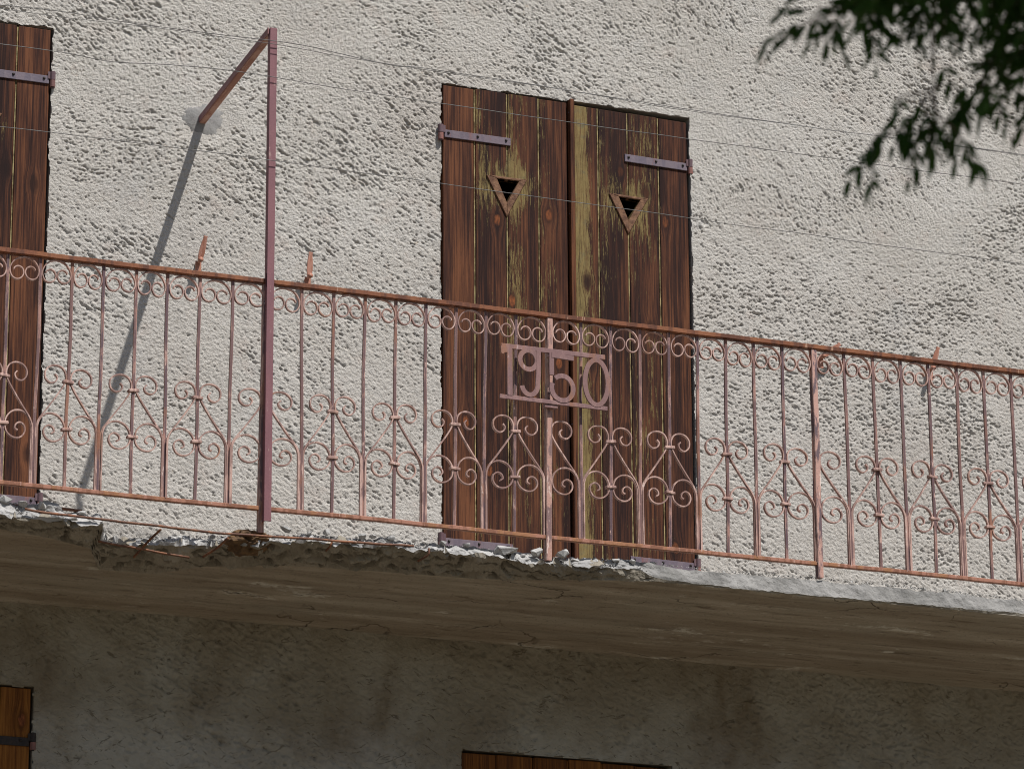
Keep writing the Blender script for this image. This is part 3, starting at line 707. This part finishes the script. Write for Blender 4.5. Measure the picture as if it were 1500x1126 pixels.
def wob(x, s): return .0035*mnoise.noise((x*1.3, s, 0)) + .0012*mnoise.noise((x*7, s, 3))
# handrail and lower rail: long bars, slightly uneven
def longbar(name, z, hz, hy, y, mat):
    m = MB(); xs = np.arange(xa, xb+.01, .03); vs = []; fs = []
    for x in xs:
        o = wob(x, z*3)
        h2 = hz*(1+.10*mnoise.noise((x*19, z, 8))); y2 = hy*(1+.10*mnoise.noise((x*23, z, 2)))
        vs += [(x, y-y2, z-h2*.7+o), (x, y-y2, z+h2*.7+o), (x, y-y2*.6, z+h2+o), (x, y+y2*.6, z+h2+o), (x, y+y2, z+h2*.7+o), (x, y+y2, z-h2*.7+o), (x, y+y2*.6, z-h2+o), (x, y-y2*.6, z-h2+o)]
    n = 8
    for i in range(len(xs)-1):
        for k in range(n): fs.append((i*n+k, i*n+(k+1) % n, (i+1)*n+(k+1) % n, (i+1)*n+k))
    m.add(vs, fs); return rp(name, m, mat)
longbar('handrail', .900, .0110, .0185, D, RAIL)
longbar('bottom_rail', -.004, .0085, .010, D, LOWRAIL)
# shared scroll meshes ------------------------------------------------
half = [(0, .0), (.022, -.004), (.042, -.017), (.0565, -.040), (.0590, -.062), (.050, -.084), (.032, -.093), (.013, -.086), (.0035, -.067), (.009, -.047), (.025, -.039), (.040, -.045), (.044, -.054)]
path = spline(half, 5); full = [(-x, z) for x, z in path[::-1]] + path[1:]
m = MB(); m.ribbon(full, .0044, -.007, .007); RING = m.mesh('top_scroll', [SCROLL])
lowc = [(.1150, -.002), (.1150, .12), (.1150, .205), (.1135, .232), (.105, .255), (.088, .274), (.063, .282), (.036, .275), (.016, .254), (.0085, .226), (.014, .198), (.032, .180), (.055, .174), (.077, .182), (.0895, .203), (.086, .224), (.070, .235), (.054, .228), (.049, .212), (.060, .204)]
upc = [(.1195, -.002), (.1195, .10), (.1195, .208), (.1165, .235), (.104, .262), (.075, .303), (.045, .347), (.020, .387), (.0095, .412), (.0095, .437), (.022, .459), (.046, .468), (.072, .462), (.089, .442), (.0875, .415), (.070, .399), (.050, .404), (.042, .421), (.051, .434)]
def scroll_mesh(ctrl, flip, y, nm):
    p = spline(ctrl, 5); p = [(-x if flip else x, z) for x, z in p]
    m = MB(); m.ribbon(p, .0050, y-.007, y+.007); return m.mesh(nm, [SCROLL])
LOWS = {f: scroll_mesh(lowc, f, 0, 'lower_scroll') for f in (False, True)}
UPS = {f: scroll_mesh(upc, f, -.0008, 'upper_scroll') for f in (False, True)}
m = MB(); m.box((-.021, -.011, -.006), (.021, .011, .006)); COLLAR = m.mesh('collar', [SCROLL], .002)
def is_stem(k):
    n = k//9; r = k-9*n
    if k < 0: return k % 2 != 0 and r != 0 if k >= -9 else (k+9) % 2 != 0 and r != 0
    if n == 0: return k % 2 == 1
    return r % 2 == 1
for k in range(K0, K1+1):
    if k % 9 == 0: continue
    xt, xbm = XK(k)+jt(k), XK(k)+jb(k)
    m = MB(); m.bar8((xbm, D, -.002), (xt, D, .892), .0118, .0017)
    bar = rp('baluster', m, [BARFACE, SCROLL], 0, (0, 0, 0))
    if not is_stem(k):
        for z in (.410, .228):
            zz = z + rng.uniform(-.006, .006); t = zz/.9
            c = link('collar', COLLAR, bar, (xbm+(xt-xbm)*t, D, zz)); c.rotation_euler = (rng.uniform(-.05, .05), rng.uniform(-.1, .1), rng.uniform(-.15, .15))
# scrolls in every bay
for k in range(K0, K1):
    xl, xr = XK(k)+jt(k), XK(k+1)+jt(k+1)
    wl = .013 if k % 9 == 0 else .006; wr = .013 if (k+1) % 9 == 0 else .006
    cx_ = (xl+wl+xr-wr)/2; wd = xr-wr-xl-wl
    o = link('top_scroll', RING, rail, Vector((cx_, D, .886+rng.uniform(-.003, .002)))-RO); o.scale = (wd/.1216, 1, rng.uniform(.95, 1.04)); o.rotation_euler = (rng.uniform(-.05, .05), rng.uniform(-.05, .05), rng.uniform(-.05, .05))
    # which side of the bay is the stem (three upright bars) ?
    left_is_stem = is_stem(k); right_is_stem = is_stem(k+1)
    if k % 9 == 0 and not right_is_stem: left_is_stem = True
    if (k+1) % 9 == 0 and not left_is_stem: right_is_stem = True
    if left_is_stem == right_is_stem: continue
    plain, stem = (k, k+1) if right_is_stem else (k+1, k)
    flip = not right_is_stem
    xp_low = XK(plain)+jb(plain)*.7+jt(plain)*.3; xs_low = XK(stem)+jb(stem)
    off = (.007 if plain % 9 == 0 else 0); offs = (.006 if stem % 9 == 0 else 0)
    span = abs(xs_low-xp_low)-off-offs; x0 = xp_low + (-off if flip else off)
    for nm, me in (('lower_scroll', LOWS[flip]), ('upper_scroll', UPS[flip])):
        o = link(nm, me, rail, Vector((x0, D, 0))-RO); o.scale = (span/s_, 1, 1+rng.uniform(-.012, .012))
        o.rotation_euler = (rng.uniform(-.006, .006), rng.uniform(-.012, .012)*.4, rng.uniform(-.03, .03))
# posts of the railing
for k in (-9, 0, 9, 18, 27):
    m = MB(); x = XK(k)
    if k == 0: m.bar8((x-.012+jb(k), D+.002, -.10), (x-.008+jt(k), D+.002, .889), .022, .002, wy=.026)
    else: m.bar8((x+jb(k), D, -.10 if k == 9 else -.062), (x+jt(k), D, .889), .0235, .0022, wy=.030)
    rp('post', m, [IRON, SCROLL])
# the year plate
plate = MB()
PY = D-.034
def up_plate(): return MB()
num = rp('number_plate', (lambda m: (m.beam((.953, PY, .744), (1.393, PY, .744), .019, .008, 0), m.beam((.946, PY, .536), (1.400, PY, .533), .017, .008, 0), m.box((1.15, PY, .722), (1.175, D-.012, .738)), m.box((1.135, PY, .512), (1.19, D-.012, .526)), m)[-1])(MB()), PLATE, .0012)
def arc(cx_, cz, rx, rz, a0, a1, n=26): return [(cx_+rx*math.cos(rad(a0+(a1-a0)*i/n)), cz+rz*math.sin(rad(a0+(a1-a0)*i/n))) for i in range(n+1)]
Y0, Y1 = PY-.0052, PY+.0030
def digit(paths, tk=.0195, extra=None):
    m = MB()
    for i, p in enumerate(paths): m.ribbon(p, tk, Y0-.0006*i, Y1-.0006*i)
    if extra:
        for poly in extra: m.prism(poly, Y0-.0013, Y1+.0007)
    o = m.build('digit', PLATE, num, (0, 0, 0)); return o
digit([[(.988, .543), (.988, .736)]], .021, [[(.978, .738), (.950, .742), (.952, .712), (.960, .709), (.966, .716), (.978, .718)]])
digit([arc(1.067, .697, .036, .039, 0, 360), [(1.109, .738), (1.109, .700), (1.108, .640), (1.105, .604)] + arc(1.071, .600, .034, .046, 0, -165)[1:]], .019)
digit([[(1.1645, .737), (1.1645, .646)] , arc(1.209, .596, .0455, .0505, 132, -200), [(1.163, .7275), (1.258, .7235)]], .019)
digit([arc(1.354, .636, .0485, .0925, 0, 360, 40)], .019)

# tall post with its brace, standing in front of the handrail
frame = empty('tall_post', 'tall maroon steel post bolted to the balcony railing with a brace back to the wall', 'post', (.004, D-.035, -.06))
FO = Vector((.004, D-.035, -.06))
m = MB()
px, py = .004, D-.0335
m.box((px-.0145, py-.0025, -.060), (px+.0145, py+.0025, 1.943)); m.box((px-.0145, py+.0025, -.060), (px-.0095, py+.028, 1.943))
m.box((px-.0145, py+.0025, .87), (px+.013, py+.010, .93))
o = m.build('upright', POST, frame, tuple(-FO), .001)
m = MB()
m.beam((px-.0050, py+.028, 1.918), (px-.0070, .04, 1.873), .025, .005, 0, (0, 0, 1)); m.beam((px-.0195, py+.0055, 1.931), (px-.0215, .04, 1.888), .005, .027, 1, (0, 0, 1))
m.build('brace', [BRACE, POST], frame, tuple(-FO), .001)

# ------------------------------------------------------------------ shutter holders on the wall
def holder(label, px, pz, ang, tilt):
    root = empty('shutter_holder', label, 'shutter holder', (px, 0, pz), 'iron shutter holders on the wall')
    m = MB(); m.tube([(0, .03, 0), (0, -.062, 0)], .0065, 8); m.tube([(0, -.052, 0), (0, -.066, 0)], .0105, 8)
    m.box((-.012, -.03, -.045), (.012, -.024, .004)); m.build('pin', DOG, root, (0, 0, 0))
    m = MB()
    m.prism([(-.008, -.005), (.008, -.005), (.0125, .03), (.0115, .062), (.0075, .094), (.0088, .104), (-.0088, .104), (-.0075, .094), (-.0115, .062), (-.0125, .03)], -.0035, .0035)
    o = m.build('catch', DOG, root, (0, -.046, 0), .001); o.rotation_euler = (tilt, ang, 0)
    return root
holder('rusty orange shutter holder leaning right, above the handrail left of the tall post', -.016, 1.262, rad(9), .25)
holder('upright pink shutter holder above the handrail right of the tall post', .452, 1.250, rad(1), .1)
holder('shutter holder tipped almost flat behind the handrail, right of the doorway', 2.772, 1.168, rad(52), .1)
holder('shutter holder leaning right above the handrail, nearest the right edge', 3.298, 1.172, rad(16), .1)

# ------------------------------------------------------------------ wires
def wire(label, pts, r=.0015, y=-.932):
    P = spline(pts, 14); P = [(x, y+.004*mnoise.noise((x*2, pts[0][1]*9, 0)), z+.0035*mnoise.noise((x*3.1, pts[0][1]*7, 4))) for x, z in P]
    P = [(-5.5, y, pts[0][1])] + P + [(8.5, y, pts[-1][1])]
    m = MB(); m.tube(P, r, 5)
    tag(m.build('wire', WIRE), label, 'wire', 'thin wires stretched along the balcony')
wire('topmost thin wire stretched across the wall, crossing the peak of the tall post', [(-1.102, 1.87), (-.826, 1.882), (-.526, 1.871), (-.034, 1.882), (.15, 1.880), (.273, 1.868), (.50, 1.848), (.703, 1.858), (1.735, 1.840), (2.565, 1.840), (3.294, 1.848)])
wire('second thin wire, running just under the topmost wire and touching it', [(-1.10, 1.853), (-.66, 1.860), (-.335, 1.866), (.02, 1.866), (.36, 1.852), (.70, 1.850), (1.2, 1.846), (1.735, 1.832), (2.3, 1.836), (3.29, 1.842)], .0012, -.936)
wire('third thin wire from the top, crossing the top strap hinges of the door shutters', [(-1.096, 1.711), (-.829, 1.713), (-.653, 1.702), (-.40, 1.722), (-.146, 1.735), (.274, 1.722), (1.0, 1.714), (1.733, 1.711), (3.288, 1.714)])
wire('lowest thin wire, crossing the triangular holes of the door shutters', [(-1.085, 1.377), (-.551, 1.383), (.277, 1.383), (1.0, 1.377), (1.726, 1.37), (3.27, 1.359)])

# ------------------------------------------------------------------ tree whose twigs hang into the top right corner
tree = empty('leafy_tree', 'dark leafy tree twigs hanging out of focus in the top right corner', 'tree', (1.3, -8.6, -5.8))
TO = Vector((1.3, -8.6, -5.8))
m = MB()
m.tube([tuple(Vector(p)-TO) for p in [(1.3, -8.6, -5.9), (1.32, -8.6, -4.2), (1.25, -8.55, -2.4), (1.35, -8.6, -.4), (1.3, -8.65, 1.6), (1.4, -8.6, 3.2)]], [.17, .14, .12, .10, .07, .03], 10)
m.build('trunk', BARK, tree)
def branch(pts, r0, r1):
    P = spline(pts, 5); m = MB(); m.tube([tuple(Vector(p)-TO) for p in P], list(np.linspace(r0, r1, len(P))), 6); m.build('branch', BARK, tree); return P
limbs = [[(1.3, -8.6, -1.2), (.6, -8.4, -.72), (0., -8.2, -.66), (-.45, -8.05, -.70), (-.85, -8.0, -.82)],
         [(1.3, -8.6, -.5), (.5, -8.9, .3), (-.5, -8.9, .7), (-1.6, -8.6, .8)], [(1.3, -8.6, -.9), (2.3, -8.7, -.2), (3.3, -8.5, .1)],
         [(1.3, -8.6, .5), (.6, -9.6, 1.3), (.2, -10.4, 1.5)], [(1.3, -8.6, .8), (1.6, -7.6, 1.4), (1.4, -6.8, 1.6)]]
for b in limbs: branch(b, .05, .012)
LV = []
for i in range(5):
    r = random.Random(40+i); L = 1.0; bend = r.uniform(.10, .25); wv = r.uniform(.26, .36)
    m = MB(); prof = [(0, .01), (.15, .55), (.35, 1.0), (.6, .85), (.85, .35), (1, .02)]
    vs = []
    for t, wd in prof:
        z = -bend*t*t; vs += [(t, -wd*wv*.5, z+.10*wd*wv), (t, 0, z), (t, wd*wv*.5, z+.10*wd*wv)]
    fs = []
    for q in range(len(prof)-1):
        a = 3*q; fs += [(a, a+3, a+4, a+1), (a+1, a+4, a+5, a+2)]
    m.add(vs, fs, 0, True); LV.append(m.mesh('leaf', [LEAF]))
def leaf_at(p, d, size, roll_):
    o = link('leaf', LV[rng.randrange(5)], tree, Vector(p)-TO)
    q = Vector(d).to_track_quat('X', 'Z'); o.rotation_mode = 'QUATERNION'; o.rotation_quaternion = q @ Matrix.Rotation(roll_, 3, 'X').to_quaternion()
    o.scale = (size, size, size)
twigs = [  # points x, z at y about -8; number of compound leaves; how far down they hang
 ([(-.50, -.76), (-.72, -.845), (-.852, -.870), (-.98, -.905), (-1.05, -.93), (-1.105, -.95)], 13, .0),
 ([(-.834, -.86), (-.853, -.968), (-.861, -1.046), (-.862, -1.122)], 2, -.02),
 ([(-.862, -1.09), (-.885, -1.135), (-.925, -1.17), (-.975, -1.195)], 6, .03),
 ([(-.862, -1.09), (-.90, -1.11), (-.955, -1.125)], 4, -.05),
 ([(-.862, -1.09), (-.85, -1.14), (-.815, -1.165)], 4, .0),
 ([(-.46, -.84), (-.60, -.895), (-.68, -.96), (-.715, -1.02), (-.735, -1.06)], 7, .02),
 ([(-.46, -.86), (-.57, -.92), (-.655, -.985)], 6, -.08)]
LB = MB()
def leaf_stuff(p, d, size):
    a = Vector(d).normalized(); b = a.cross(Vector((rng.uniform(-1, 1), rng.uniform(-1, 1), rng.uniform(-1, 1)))).normalized(); p = Vector(p)-TO
    LB.add([p, p+a*size*.35+b*size*.15, p+a*size*.7+b*size*.11, p+a*size, p+a*size*.7-b*size*.11, p+a*size*.35-b*size*.15], [(0, 1, 2, 3), (0, 3, 4, 5)])
def compound(p, d, L, single):
    """a rachis with opposite leaflets, drooping"""
    m_pts = []
    for i in range(6):
        t = i/5; m_pts.append(Vector(p)+Vector(d)*L*t+Vector((0, 0, -.35*L*t*t)))
    m = MB(); m.tube([tuple(q-TO) for q in m_pts], .0011, 4)
    o = m.build('leaf_stalk', BARK, tree)
    sidev = Vector(d).cross(Vector((rng.uniform(-.6, .6), rng.uniform(-.6, .6), 1))).normalized()
    for i in (2, 3, 4, 5):
        td = (m_pts[i]-m_pts[i-1]).normalized()
        for sgn in ((-1, 1) if i < 5 else (0,)):
            dd = (td*(.75 if sgn else 1) + sidev*sgn*rng.uniform(.5, .95) + Vector((rng.uniform(-.25, .25), rng.uniform(-.25, .25), -rng.uniform(.0, .75)))).normalized()
            sz = rng.uniform(.032, .064)
            if single: leaf_at(m_pts[i], dd, sz, rng.uniform(-1, 1))
            else: leaf_stuff(m_pts[i], dd, sz)
for pts, n, dy in twigs:
    P = [(x, -8.0+dy+.05*mnoise.noise((x*4, z*4, dy)), z) for x, z in spline(pts, 6)]
    m = MB(); m.tube([tuple(Vector(p)-TO) for p in P], list(np.linspace(.004, .0016, len(P))), 5); m.build('twig', BARK, tree)
    for i in range(n):
        t = min(.999, (i+rng.uniform(.2, 1.0))/n)*(len(P)-1) if i < n-1 else len(P)-1.001
        j = min(int(t), len(P)-2); f = t-j
        p = Vector(P[j]).lerp(Vector(P[j+1]), f); td = (Vector(P[j+1])-Vector(P[j])).normalized()
        d = (td*rng.uniform(.1, 1.0) + Vector((rng.uniform(-.8, .8), rng.uniform(-.6, .6), -rng.uniform(-.15, .7)))).normalized()
        compound(p, d, rng.uniform(.07, .13), True)
# the denser leaves behind and above those twigs, up to the branch
for i in range(370):
    u = rng.random()
    if i % 3: p = Vector((-1.11+.66*u, rng.uniform(-8.35, -7.95), -.955+.15*u+rng.uniform(-.02, .14)))
    else: p = Vector((-.74+.32*u, rng.uniform(-8.3, -7.95), -1.06+.08*u+rng.uniform(-.03, .18)))
    compound(p, Vector((rng.uniform(-1, 1), rng.uniform(-.7, .7), rng.uniform(-.8, .3))).normalized(), rng.uniform(.07, .12), False)
tag(LB.build('leaf_cluster', LEAF, tree), kind='stuff')
# the rest of the crown (above and to the right of the photograph)
def crown():
    m = MB(); r = random.Random(9)
    clumps = []
    while len(clumps) < 95:
        p = Vector((r.gauss(0, 1), r.gauss(0, 1), r.gauss(0, 1))); p = p.normalized()*r.random()**.45
        c = Vector((.95+p.x*2.5, -9.0+p.y*2.3, 1.25+p.z*1.85))
        if c.z < -.35+.25*max(0, -c.x) and c.x < .2: continue
        clumps.append((c, r.uniform(.28, .55)))
    for i in range(26): clumps.append((Vector((r.uniform(-1.5, -.1), r.uniform(-9.0, -8.0), r.uniform(-.40, .5))), r.uniform(.2, .34)))  # extra unseen clumps, added to shade the leaves hanging below
    clumps += [(Vector((-.15, -8.2, -.62)), .22), (Vector((.15, -8.3, -.7)), .25), (Vector((-.5, -8.1, -.5)), .2), (Vector((-.9, -8.2, -.42)), .25), (Vector((-1.2, -8.3, -.4)), .25)]
    for c, s in clumps:
        for i in range(int(150*s/.4)):
            q = Vector((r.gauss(0, 1), r.gauss(0, 1), r.gauss(0, .8)))*s*.55; p = c+q-TO
            a = Vector((r.uniform(-1, 1), r.uniform(-1, 1), -r.uniform(.1, 1.2))).normalized(); b = a.cross(Vector((r.uniform(-1, 1), r.uniform(-1, 1), r.uniform(-1, 1)))).normalized()
            L = r.uniform(.06, .11); W = L*.13
            m.add([p, p+a*L*.4+b*W, p+a*L, p+a*L*.4-b*W], [(0, 1, 2, 3)])
    tag(m.build('foliage', LEAF, tree), kind='stuff')
crown()
